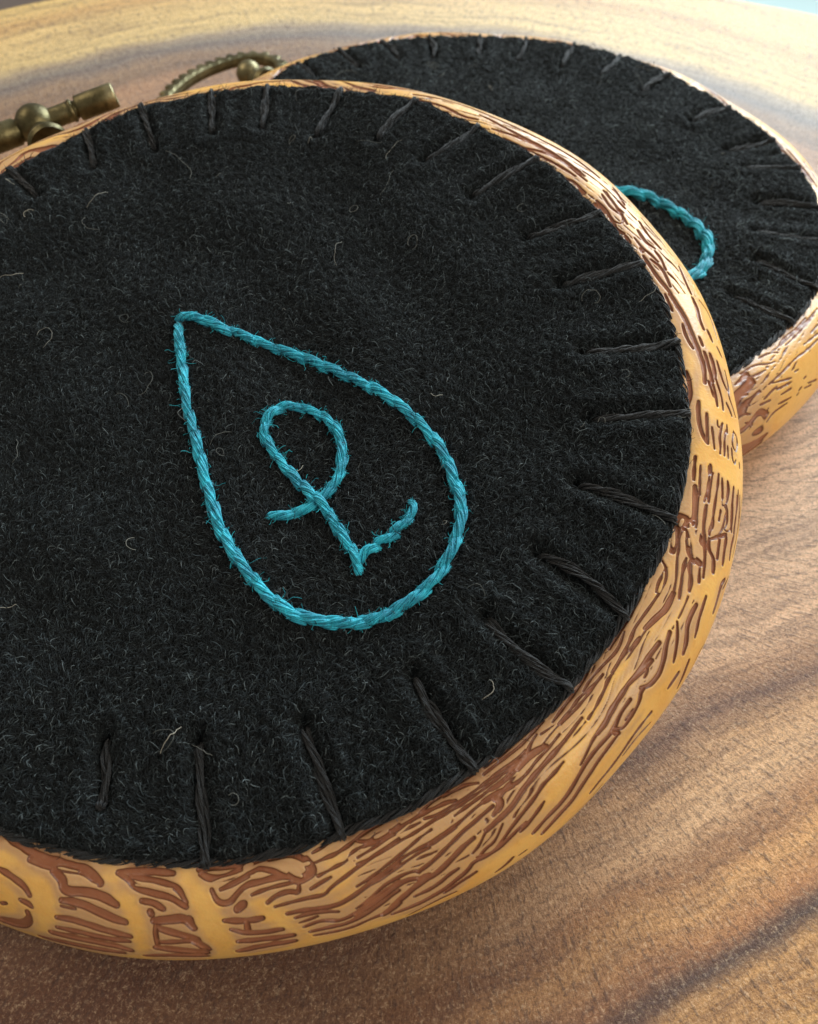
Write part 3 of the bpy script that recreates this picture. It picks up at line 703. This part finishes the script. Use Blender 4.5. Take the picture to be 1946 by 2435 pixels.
def radius_fn(tab):
    a = np.array([t[0] for t in tab], float); r = np.array([t[1] for t in tab], float)
    rr = rng.standard_normal(72)*.0016; ra = np.linspace(-180, 180, 72, endpoint=False)
    return lambda th: np.interp((np.degrees(th)+180) % 360-180, a, r, period=360)+np.interp((np.degrees(th)+180) % 360-180, ra, rr, period=360)
def build_felt(parent, rf, stitches, seed, thread_paths):
    nt, nr = 900, 200
    th = np.arange(nt)*2*np.pi/nt; R = rf(th)
    fr = np.r_[np.linspace(.004, 1, nr)**.85]
    RR = R[None]*fr[:, None]; X = RR*np.cos(th); Y = RR*np.sin(th)
    g = np.random.default_rng(seed)
    T1 = band_noise(256, 256, .35, .35, 4, 4, seed); T2 = band_noise(1024, 1024, .028, .028, 4, 4, seed+1)
    def height(X, Y):
        z = .004*sample(T1, X/4, Y/4)+  .0009*sample(T2, X/4, Y/4)
        for a0, r0, a1, r1 in stitches:
            p0 = np.array([r0*math.cos(math.radians(a0)), r0*math.sin(math.radians(a0))]); p1 = np.array([r1*math.cos(math.radians(a1)), r1*math.sin(math.radians(a1))])
            d = p1-p0; L2 = d@d; t = np.clip(((X-p0[0])*d[0]+(Y-p0[1])*d[1])/L2, 0, 1)
            q = np.hypot(X-p0[0]-t*d[0], Y-p0[1]-t*d[1])
            z = z-.015*np.exp(-(q/.017)**2)+.005*np.exp(-((q-.042)/.02)**2)
            q1 = np.hypot(X-p1[0], Y-p1[1]); z = z-.010*np.exp(-(q1/.012)**2)
        return np.maximum(z, over_ring(X, Y))     # the cloth lies on the ring, never through it
    def over_ring(X, Y): return ZC+np.sqrt(np.clip((A_+.0045)**2-(np.hypot(X, Y)-RM)**2, 0, 1))
    Z = height(X, Y); edge = np.clip((fr-.975)/.025, 0, 1)[:, None]; Z = np.maximum(Z-.012*edge**2.5, over_ring(X, Y))
    V = [np.stack([X, Y, Z], -1).reshape(-1, 3)]
    # side and underside
    for dr, dz in ((1.002, -.018), (.998, -.03), (.985, -.034)):
        V.append(np.stack([R*dr*np.cos(th), R*dr*np.sin(th), Z[-1]*.5+dz+.012*0], -1))
    V = np.concatenate(V); F = grid_faces(nr+3, nt, wrap_v=True)[:, ::-1]
    m = mesh('felt_disc', V, F, M_FELT); bot = list(range((nr+2)*nt, (nr+3)*nt))
    o = link('felt_disc', m, parent)
    return o, height
def build_fuzz(felt, rf, height, N, seed, rad, length, xlim, avoid):
    g = np.random.default_rng(seed)
    r = np.sqrt(g.uniform(0, 1.0, N*2)); th = g.uniform(-np.pi, np.pi, N*2); x = r*np.cos(th); y = r*np.sin(th)
    keep = xlim(x, y); th = th[keep][:N]; r = r[keep][:N]
    N = len(r); r = r*rf(th)*1.001; x = r*np.cos(th); y = r*np.sin(th)
    k = 6
    # nap direction drifts over the disc, curl random
    T = band_noise(256, 256, .5, .5, 4, 4, seed+5)
    a = np.pi/2+.9*sample(T, x/4, y/4)+g.normal(0, .62, N)
    curl = g.normal(0, 1.0, N)*.85/(k-1); L = length*g.lognormal(0, .38, N)
    wig = g.normal(0, .36, (N, k))
    P = np.zeros((N, k, 3)); P[:, 0, 0] = x; P[:, 0, 1] = y; ang = a.copy()
    for i in range(1, k):
        ang = ang+curl+wig[:, i]
        P[:, i, 0] = P[:, i-1, 0]+np.cos(ang)*L/(k-1); P[:, i, 1] = P[:, i-1, 1]+np.sin(ang)*L/(k-1)
    lift = np.abs(g.normal(0, .0035, N))+.0006
    arch = np.sin(np.linspace(0, np.pi, k))[None]**.8
    z = height(P[..., 0], P[..., 1]); rr = np.hypot(P[..., 0], P[..., 1]); Re = rf(np.arctan2(P[..., 1], P[..., 0]))
    ed = np.clip((rr/Re-.975)/.025, 0, 1.6); z = z-.012*np.minimum(ed, 1)**2.5
    P[..., 2] = z+lift[:, None]*arch*1.0+.0004
    loose = g.uniform(0, 1, N) < .02; P[loose, :, 2] += (np.linspace(0, 1, k)[None]*g.uniform(.004, .03, loose.sum())[:, None])
    Rr = rad*g.lognormal(0, .25, N)[:, None]*np.array([.8, 1, 1, 1, .85, .4])[None]
    ok = np.hypot(P[:, -1, 0], P[:, -1, 1]) < Re[:, -1]+.012
    hair('felt_fuzz', P[ok], Rr[ok], M_FUZZ, felt)
    # a fringe on the cut edge
    n2 = int(N*.010); th = g.uniform(-np.pi, np.pi, n2); R = rf(th)
    P = np.zeros((n2, k, 3)); P[:, 0, 0] = R*np.cos(th)*.998; P[:, 0, 1] = R*np.sin(th)*.998; P[:, 0, 2] = -.006-g.uniform(0, .028, n2)
    ang = th+g.normal(0, 1.0, n2); L = length*.6*g.lognormal(0, .4, n2); dz = g.normal(0, .5, n2)
    for i in range(1, k):
        ang = ang+g.normal(0, .5, n2)
        P[:, i, 0] = P[:, i-1, 0]+np.cos(ang)*L/(k-1); P[:, i, 1] = P[:, i-1, 1]+np.sin(ang)*L/(k-1); P[:, i, 2] = P[:, i-1, 2]+dz*L/(k-1)
    hair('edge_fringe', P, np.full((n2, k), rad*.9), M_FUZZ, felt)
def build_stray(felt, height, N, seed, xlim):
    g = np.random.default_rng(seed); k = 14
    r = np.sqrt(g.uniform(0, 1, N*3)); th = g.uniform(-np.pi, np.pi, N*3); x = r*np.cos(th)*1.0; y = r*np.sin(th)*1.0
    q = xlim(x, y); x = x[q][:N]; y = y[q][:N]; N = len(x)
    P = np.zeros((N, k, 3)); P[:, 0, 0] = x; P[:, 0, 1] = y; ang = g.uniform(0, 6.28, N); L = .045*g.lognormal(0, .45, N); c = g.normal(0, .25, N)
    for i in range(1, k):
        ang = ang+c+g.normal(0, .22, N)
        P[:, i, 0] = P[:, i-1, 0]+np.cos(ang)*L/(k-1); P[:, i, 1] = P[:, i-1, 1]+np.sin(ang)*L/(k-1)
    P[..., 2] = height(P[..., 0], P[..., 1])+.007+.010*np.abs(g.normal(0, 1, N))[:, None]*np.sin(np.linspace(0, np.pi, k))[None]
    rr = np.hypot(P[..., 0], P[..., 1]).max(1); ok = rr < 1.03
    hair('stray_fibres', P[ok], np.full((ok.sum(), k), .00055), M_STRAY, felt)

def blanket(root, stitches, rf, height, sides=5):
    """the charcoal blanket stitches round the rim, one part each, and the cord that links them"""
    for a0, r0, a1, r1 in stitches:
        t0, t1 = math.radians(a0), math.radians(a1); Re = float(rf(np.array([t0]))[0]); Re = Re if r0 > .95 else r0
        p1 = np.array([r1*math.cos(t1), r1*math.sin(t1)]); p0 = np.array([Re*1.004*math.cos(t0), Re*1.004*math.sin(t0)])
        n = 26; t = np.linspace(0, 1, n)[:, None]; Q = p1+(p0-p1)*t
        bow = rng.normal(0, .006); d = (p0-p1); nrm = np.array([-d[1], d[0]])/np.linalg.norm(d); Q = Q+nrm*bow*np.sin(np.pi*t)
        z = height(Q[:, 0], Q[:, 1])+.0080+.003*np.sin(np.pi*t[:, 0]); z[0] -= .03; z[1] -= .012
        over = np.array([[p0[0]*1.004, p0[1]*1.004, -.012], [p0[0]*1.002, p0[1]*1.002, -.03 if r0 > .95 else -.02]])
        P = np.r_[np.c_[Q, z], over]; P[-3, 2] = .002; P[-4, 2] += -.001
        P = resample(smooth_path(P, 1), 34); q_ = np.linspace(0, 1, 34); tw = rng.uniform(.3, 1.3)*rng.choice([-1, 1]); f0 = rng.uniform(-.6, .6)
        Tt, Xx, Yy = frames(P); parts_ = []
        for sg in (0, np.pi):
            aa = f0+sg+tw*2*np.pi*q_; sp_ = .0062*(.35+.65*np.sin(np.pi*np.clip(q_*1.15, 0, 1)))
            parts_.append(floss(P+Xx*(np.cos(aa)*sp_)[:, None]+Yy*(np.sin(aa)*sp_*.6)[:, None], .0074*rng.uniform(.9, 1.12), strands=4, fil=3, turns=rng.uniform(1.2, 2.2), sides=sides, flat=.85, loose=.7))
        V = np.concatenate([parts_[0][0], parts_[1][0]]); F = np.concatenate([parts_[0][1], parts_[1][1]+len(parts_[0][0])])
        m = mesh('blanket_stitch', V, F, M_BLACK); link('blanket_stitch', m, root)
    n = 900; th = np.linspace(-np.pi, np.pi, n); R = rf(th)
    P = np.c_[R*1.0015*np.cos(th), R*1.0015*np.sin(th), -.0115+.003*np.sin(th*40)+.002*np.sin(th*113)]
    V, F = floss(P, .0098, strands=4, fil=3, turns=3.0, sides=4, taper=False)
    link('rim_cord', mesh('rim_cord', V, F, M_BLACK), root)

def stem_line(part, P2, height, R=.0135, Ls=.096, step=.064, off=.27, name='stitch', fuzzn=0, flip=1):
    """stem stitch along a 2-D path: short overlapping slanted stitches, each its own mesh"""
    Q = resample(P2, step=.004); s = np.r_[0, np.cumsum(np.linalg.norm(np.diff(Q, axis=0), axis=1))]; L = s[-1]
    n = max(1, int(round((L-Ls)/step))+1); starts = np.linspace(0, max(0, L-Ls), n)
    T = np.gradient(Q, axis=0); T /= np.linalg.norm(T, axis=1)[:, None]+1e-9; N_ = np.c_[-T[:, 1], T[:, 0]]
    cur = []
    for i, s0 in enumerate(starts):
        t = np.linspace(0, 1, 15); ss = s0+t*min(Ls, L)
        ss = np.clip(ss+rng.normal(0, .003), 0, L)
        x = np.interp(ss, s, Q[:, 0]); y = np.interp(ss, s, Q[:, 1]); nx = np.interp(ss, s, N_[:, 0]); ny = np.interp(ss, s, N_[:, 1])
        o_ = flip*R*off*(1-2*t)*1.6+rng.normal(0, .0008)
        x = x+nx*o_; y = y+ny*o_
        hgt = R*(-.9+1.9*np.sin(np.pi*t)**.42)
        z = height(x, y)+hgt
        Rk = R*rng.uniform(.92, 1.1)
        V, F = floss(np.c_[x, y, z], Rk, strands=6, fil=4, turns=rng.uniform(2.6, 3.8), sides=5, flat=.85)
        link(name, mesh(name, V, F, M_TEAL), part)
        cur.append(np.c_[x, y, z])
    return cur
def teal_fluff(part, cur, R, per, seed):
    g = np.random.default_rng(seed); A = np.concatenate([c[2:-2] for c in cur]); n = len(A)*per; b = A[g.integers(0, len(A), n)]
    k = 5; a = g.uniform(0, 2*np.pi, n); el = g.uniform(-.1, 1.2, n)
    D = np.c_[np.cos(a)*np.cos(el), np.sin(a)*np.cos(el), np.sin(el)]
    P = np.zeros((n, k, 3)); P[:, 0] = b+D*R*.7+g.normal(0, .003, (n, 3))*[1, 1, .3]; L = .011*g.lognormal(0, .45, n); d = np.c_[-D[:, 1], D[:, 0], D[:, 2]*.3]*g.choice([-1, 1], n)[:, None]+D*g.uniform(.2, 1, n)[:, None]
    for i in range(1, k):
        d = d+g.normal(0, .45, (n, 3)); d /= np.linalg.norm(d, axis=1)[:, None]; P[:, i] = P[:, i-1]+d*L[:, None]/(k-1)
    P[..., 2] = np.maximum(P[..., 2], -.004)
    hair('teal_fluff', P, np.full((n, k), .00045), M_TFUZZ, part)

# ------------------------------------------------------------------ traced thread work (hoop plane, units)
OUT = [(-0.1482, 0.1674), (-0.1366, 0.138), (-0.1209, 0.0806), (-0.1102, 0.0249), (-0.0952, -0.0293), (-0.0807, -0.0822), (-0.0622, -0.1337), (-0.0421, -0.1838), (-0.0267, -0.2326), (-0.013, -0.2708), (-0.0036, -0.2939), (0.0091, -0.3262), (0.0221, -0.3624), (0.0454, -0.4024), (0.0703, -0.4414), (0.1024, -0.4796), (0.1294, -0.5128), (0.167, -0.5412), (0.2074, -0.5652), (0.2535, -0.5738), (0.3101, -0.5768), (0.3585, -0.5689), (0.4026, -0.5451), (0.4396, -0.517), (0.4733, -0.4803), (0.496, -0.4429), (0.5114, -0.3961), (0.5202, -0.3481), (0.5176, -0.3078), (0.5036, -0.2668), (0.4873, -0.2151), (0.4622, -0.1665), (0.4282, -0.1215), (0.3892, -0.0855), (0.3363, -0.0432), (0.2916, -0.016), (0.2371, 0.0172), (0.186, 0.0483), (0.1345, 0.0744), (0.0782, 0.0954), (0.0208, 0.1195), (-0.0276, 0.138), (-0.0777, 0.1655), (-0.1168, 0.1771), (-0.1482, 0.1674)]
L1 = [(0.1242, -0.3497), (0.1565, -0.349), (0.1878, -0.3367), (0.215, -0.3233), (0.2415, -0.2962), (0.2603, -0.2736), (0.2703, -0.2361), (0.2694, -0.1881), (0.2586, -0.1487), (0.2329, -0.1132), (0.2056, -0.0924), (0.17, -0.0789), (0.135, -0.0757), (0.1061, -0.0907), (0.0941, -0.121), (0.0956, -0.1561), (0.1157, -0.186), (0.1402, -0.2202), (0.1678, -0.2491), (0.1999, -0.2869), (0.2221, -0.3097), (0.244, -0.3326), (0.2668, -0.3729), (0.2885, -0.4036), (0.306, -0.4337), (0.3216, -0.4717)]
L2 = [(0.3261, -0.4465), (0.3291, -0.4274), (0.3519, -0.4125), (0.3788, -0.3997), (0.3938, -0.3781), (0.413, -0.3562), (0.4203, -0.3295), (0.404, -0.3181)]
SF = [(134.1, 0.971, 134.2, 0.855), (120.8, 0.998, 123.0, 0.847), (111.3, 0.973, 111.4, 0.833), (100.0, 0.991, 100.4, 0.845), (91.1, 0.997, 91.1, 0.843), (79.1, 0.992, 80.7, 0.823), (66.8, 0.993, 68.8, 0.826), (55.3, 0.994, 58.7, 0.815), (43.8, 0.985, 45.9, 0.782), (29.6, 0.986, 31.7, 0.797), (18.7, 0.99, 19.2, 0.795), (5.0, 0.994, 4.7, 0.791), (-6.1, 0.985, -8.0, 0.799), (-20.7, 0.982, -19.7, 0.802), (-34.0, 0.989, -32.5, 0.79), (-44.3, 0.969, -44.8, 0.792), (-57.4, 0.982, -57.6, 0.798), (-71.8, 0.99, -73.1, 0.798), (-85.2, 0.987, -87.1, 0.797), (-97.3, 0.916, -99.5, 0.806)]
SB = [(134.9, 1.039, 135.7, 0.9), (124.4, 0.999, 124.8, 0.866), (114.5, 0.993, 114.1, 0.852), (103.8, 0.976, 105.3, 0.837), (92.3, 0.975, 93.5, 0.842), (82.0, 0.97, 83.3, 0.822), (71.1, 0.972, 71.7, 0.827), (60.9, 0.993, 61.1, 0.829), (49.0, 1.001, 48.9, 0.83), (32.4, 0.977, 32.1, 0.816), (18.4, 0.971, 18.3, 0.824), (9.2, 0.997, 9.8, 0.827), (-3.3, 1.009, -2.3, 0.822), (-13.4, 0.992, -14.7, 0.797), (-26.9, 1.005, -24.6, 0.821), (-37.4, 0.991, -37.2, 0.819)]
RF = [(-107, 0.998), (-99, 1.003), (-91, 1.004), (-85, 1.006), (-77, 1.005), (-71, 1.0), (-65, 1.0), (-58, 0.995), (-47, 0.999), (-41, 0.991), (-32, 0.995), (-25, 1.001), (-16, 1.003), (-7, 1.002), (2, 0.999), (11, 1.003), (20, 0.994), (28, 0.99), (37, 0.988), (45, 0.994), (56, 0.993), (66, 1.01), (78, 1.004), (90, 1.014), (100, 1.014), (111, 1.012), (121, 0.998), (128, 0.988), (136, 1.0)]
RB = [(-54, 1.005), (-41, 0.996), (-33, 1.005), (-26, 1.01), (10, 1.013), (20, 1.001), (30, 0.996), (40, 1.001), (50, 1.008), (61, 1.009), (73, 1.0), (85, 0.99), (98, 0.991), (111, 1.004), (123, 1.015), (133, 1.02), (139, 1.007), (145, 0.992)]

def brass_closure(root, ball, tdir, inward, r_ball=.060, tube=.037, with_tube=True):
    """ball post on a flared foot with the threaded barrel through it"""
    ball = np.array(ball); tdir = np.array(tdir, float); tdir /= np.linalg.norm(tdir); inward = np.array(inward, float); inward /= np.linalg.norm(inward)
    g = link('screw_closure', None, root)
    prof = [(-math.cos(a)*r_ball, math.sin(a)*r_ball*(1.0+.0)) for a in np.linspace(.02, np.pi-.02, 26)]
    V, F = lathe([(t+r_ball, max(r, .001)) for t, r in prof], ball-inward*r_ball, ball, 40)
    link('ball', mesh('ball', V, F, M_BRASS), g)
    d = .21
    V, F = lathe([(0, .034), (.03, .034), (.055, .037), (.075, .046), (.09, .058), (.10, .062), (.108, .062), (.114, .056)], ball, ball+inward, 40)
    link('flared_foot', mesh('flared_foot', V, F, M_BRASS), g)
    if with_tube:
        k = 1.0
        V, F = lathe([(.0, .029), (.045, .030), (.10, .030), (.112, .030), (.1125, .032), (.118, .034), (.124, .032), (.125, .028), (.131, .025), (.150, .024)], ball, ball+tdir, 40)
        link('collar', mesh('collar', V, F, M_BRASS), g)
        V, F = lathe([(.134, .024), (.135, tube-.004), (.139, tube), (.250, tube), (.255, tube-.001), (.258, tube-.004), (.258, tube-.010), (.246, tube-.012), (.246, .001)], ball, ball+tdir, 48)
        link('barrel', mesh('barrel', V, F, M_BRASS), g)
    if not with_tube: return g
    V, F = lathe([(.0, .034), (.055, .034), (.06, .040), (.20, .041), (.205, .036)], ball, ball-tdir, 40)
    link('side_barrel', mesh('side_barrel', V, F, M_BRASS), g)
    pr = []
    for i in range(16):
        pr += [(.205+i*.012, .026), (.205+i*.012+.006, .033)]
    V, F = lathe(pr, ball, ball-tdir, 24); link('screw_thread', mesh('screw_thread', V, F, M_BRASS), g)
    return g

# ------------------------------------------------------------------ front hoop
FN = Vector((-0.0816, -0.1539, 0)); FN.z = math.sqrt(1-FN.x**2-FN.y**2)
E1 = Vector((0, 1, 0)).cross(FN).normalized(); E2 = FN.cross(E1)
front = link('embroidery_hoop', None, None, 'front hoop with teal drop and looped letter on black felt, resting on the other', 'embroidery hoop', 'embroidery hoops on the table')
front.matrix_world = Matrix(((E1.x, E2.x, FN.x, -.4161*S), (E1.y, E2.y, FN.y, 1.3385*S), (E1.z, E2.z, FN.z, .4604*S), (0, 0, 0, 1)))
ua = [np.linspace(-125, -112, 30, endpoint=False), np.linspace(-112, 8, 1500, endpoint=False), np.linspace(8, 60, 520, endpoint=False), np.linspace(60, 136, 420, endpoint=False), np.linspace(136, 235, 120, endpoint=False)]
us = np.radians(np.concatenate(ua))
us = np.where(us > math.pi, us-2*math.pi, us)      # keep continuous order round the ring
ps = np.radians(np.concatenate([np.linspace(-35, 125, 230, endpoint=False), np.linspace(125, 325, 34, endpoint=False)]))
G_, T_ = parse(GROOVES), parse(TANS)
build_ring(front, 3, us, ps, G_, T_)
rfF = radius_fn(RF)
SFx = SF+[(145.5, .99, 146, .84)]
felt, hF = build_felt(front, rfF, SFx, 11, [])
vis = lambda x, y: (y*.966-x*.26 > -2) & (x > -.98-0.0*y)
build_fuzz(felt, rfF, hF, 480000, 21, .00046, .0170, vis, None)
build_stray(felt, hF, 60, 31, vis)
blanket(front, SFx, rfF, hF)
drop = link('drop_outline', None, front)
R_T = .0116
out = smooth_path(np.array(OUT), 1)
curA = stem_line(drop, out, hF, R_T)
teal_fluff(drop, curA, R_T, 3, 41)
let = link('looped_letter', None, front)
curB = stem_line(let, smooth_path(np.array(L1[:5]+L1[5:7]), 1), hF, R_T*.92, Ls=.07, step=.05)
h2 = lambda x, y: hF(x, y)+.010*np.exp(-(np.hypot(x-.222, y+.312)/.035)**2)
curB += stem_line(let, smooth_path(np.array(L1[5:]), 2), h2, R_T*.92, Ls=.07, step=.046)
curB += stem_line(let, smooth_path(np.array(L2), 1), hF, R_T*.85, Ls=.055, step=.036, off=.5)
teal_fluff(let, curB, R_T, 3, 42)
brass_closure(front, (-.778, 1.089, -.149), (.12, .056, .006), (.778, -1.089, -.0))

# ------------------------------------------------------------------ back hoop
hB = A_-ZC
back = link('embroidery_hoop', None, None, 'embroidery hoop lying behind, half covered, only the right curve of its teal drop showing', 'embroidery hoop', 'embroidery hoops on the table')
back.location = (.2385*S, 2.4369*S, hB*S)
us = np.radians(np.concatenate([np.linspace(-70, 150, 1100, endpoint=False), np.linspace(150, 290, 160, endpoint=False)])); us = np.where(us > math.pi, us-2*math.pi, us)
ps = np.radians(np.concatenate([np.linspace(-40, 130, 150, endpoint=False), np.linspace(130, 320, 30, endpoint=False)]))
build_ring(back, 77, us, ps, parse(BACK_GROOVES), parse(BACK_TANS), lo=(-52, 34))
rfB = radius_fn(RB)
felt2, hB_ = build_felt(back, rfB, SB, 12, [])
build_fuzz(felt2, rfB, hB_, 130000, 22, .00075, .024, lambda x, y: (x*.5+y > -.75), None)
build_stray(felt2, hB_, 20, 32, lambda x, y: (x*.5+y > -.4))
blanket(back, SB, rfB, hB_)
d2 = link('drop_outline', None, back)
BT = np.array([(0.3953, -0.0234), (0.4338, -0.063), (0.4775, -0.0807), (0.5186, -0.1139), (0.559, -0.1466), (0.5904, -0.1942), (0.6112, -0.2463), (0.616, -0.3029), (0.6077, -0.3497), (0.5881, -0.3963), (0.5619, -0.4335)])
c_, s_ = math.cos(-.02), math.sin(-.02)
full = np.r_[np.array([(-.05, .12), (.08, .05), (.2, -.01), (.30, -.045), (.355, -.052)]), BT[1:], np.array([(.51, -.48), (.44, -.52), (.35, -.53), (.26, -.49), (.18, -.42), (.1, -.28), (.03, -.08), (-.04, .06), (-.05, .12)])]
curC = stem_line(d2, smooth_path(full, 1), hB_, .0165)
teal_fluff(d2, curC, .0165, 4, 43)
bb = np.array((-.949, .924, -.149)); tb = np.array((.7, .72, 0.))
g2 = brass_closure(back, bb, (.70, .72, 0), -bb*[1, 1, 0], r_ball=.05, with_tube=False)
# knurled bail: the half ring that hangs the hoop
bp = np.array([(-.90, 2.90), (-.97, 3.00), (-1.015, 3.12), (-1.02, 3.23), (-1.0, 3.31), (-.96, 3.4), (-.90, 3.48), (-.81, 3.56), (-.73, 3.59), (-.66, 3.575), (-.615, 3.53), (-.605, 3.48)])
bp = resample(smooth_path(bp, 2), 260); zc_ = np.linspace(.30, .10, 60); zz = np.r_[zc_, np.full(200, .10)]
zz = .10+.0*bp[:, 0]; zz[:50] = np.linspace(.13, .10, 50)
T = np.gradient(bp, axis=0); T /= np.linalg.norm(T, axis=1)[:, None]; Nn = np.c_[-T[:, 1], T[:, 0]]
s = np.r_[0, np.cumsum(np.linalg.norm(np.diff(bp, axis=0), axis=1))]
tooth = .5+.5*np.sign(np.sin(2*np.pi*s/.046)); tooth = np.convolve(tooth, np.ones(3)/3, 'same')
secs = []
for (o, z, kn) in [(-.013, -.030, 0), (-.016, 0, 0), (-.013, .026, 0), (-.006, .034, .25), (.006, .033, 1), (.014, .022, 1.1), (.015, -.02, 1.1), (.010, -.034, .6)]:
    oo = o*1.35+tooth*.018*kn
    secs.append(np.c_[bp+Nn*oo[:, None], zz+z*.62-.012])
V = np.stack(secs, 1); V = V.reshape(-1, 3)-np.array([.2385, 2.4369, hB])
F = grid_faces(len(bp), 8, wrap_v=True).tolist()+[[k for k in range(8)], [(len(bp)-1)*8+7-k for k in range(8)]]
link('knurled_bail', mesh('knurled_bail', V, F, M_BRASS, smooth=False), g2)
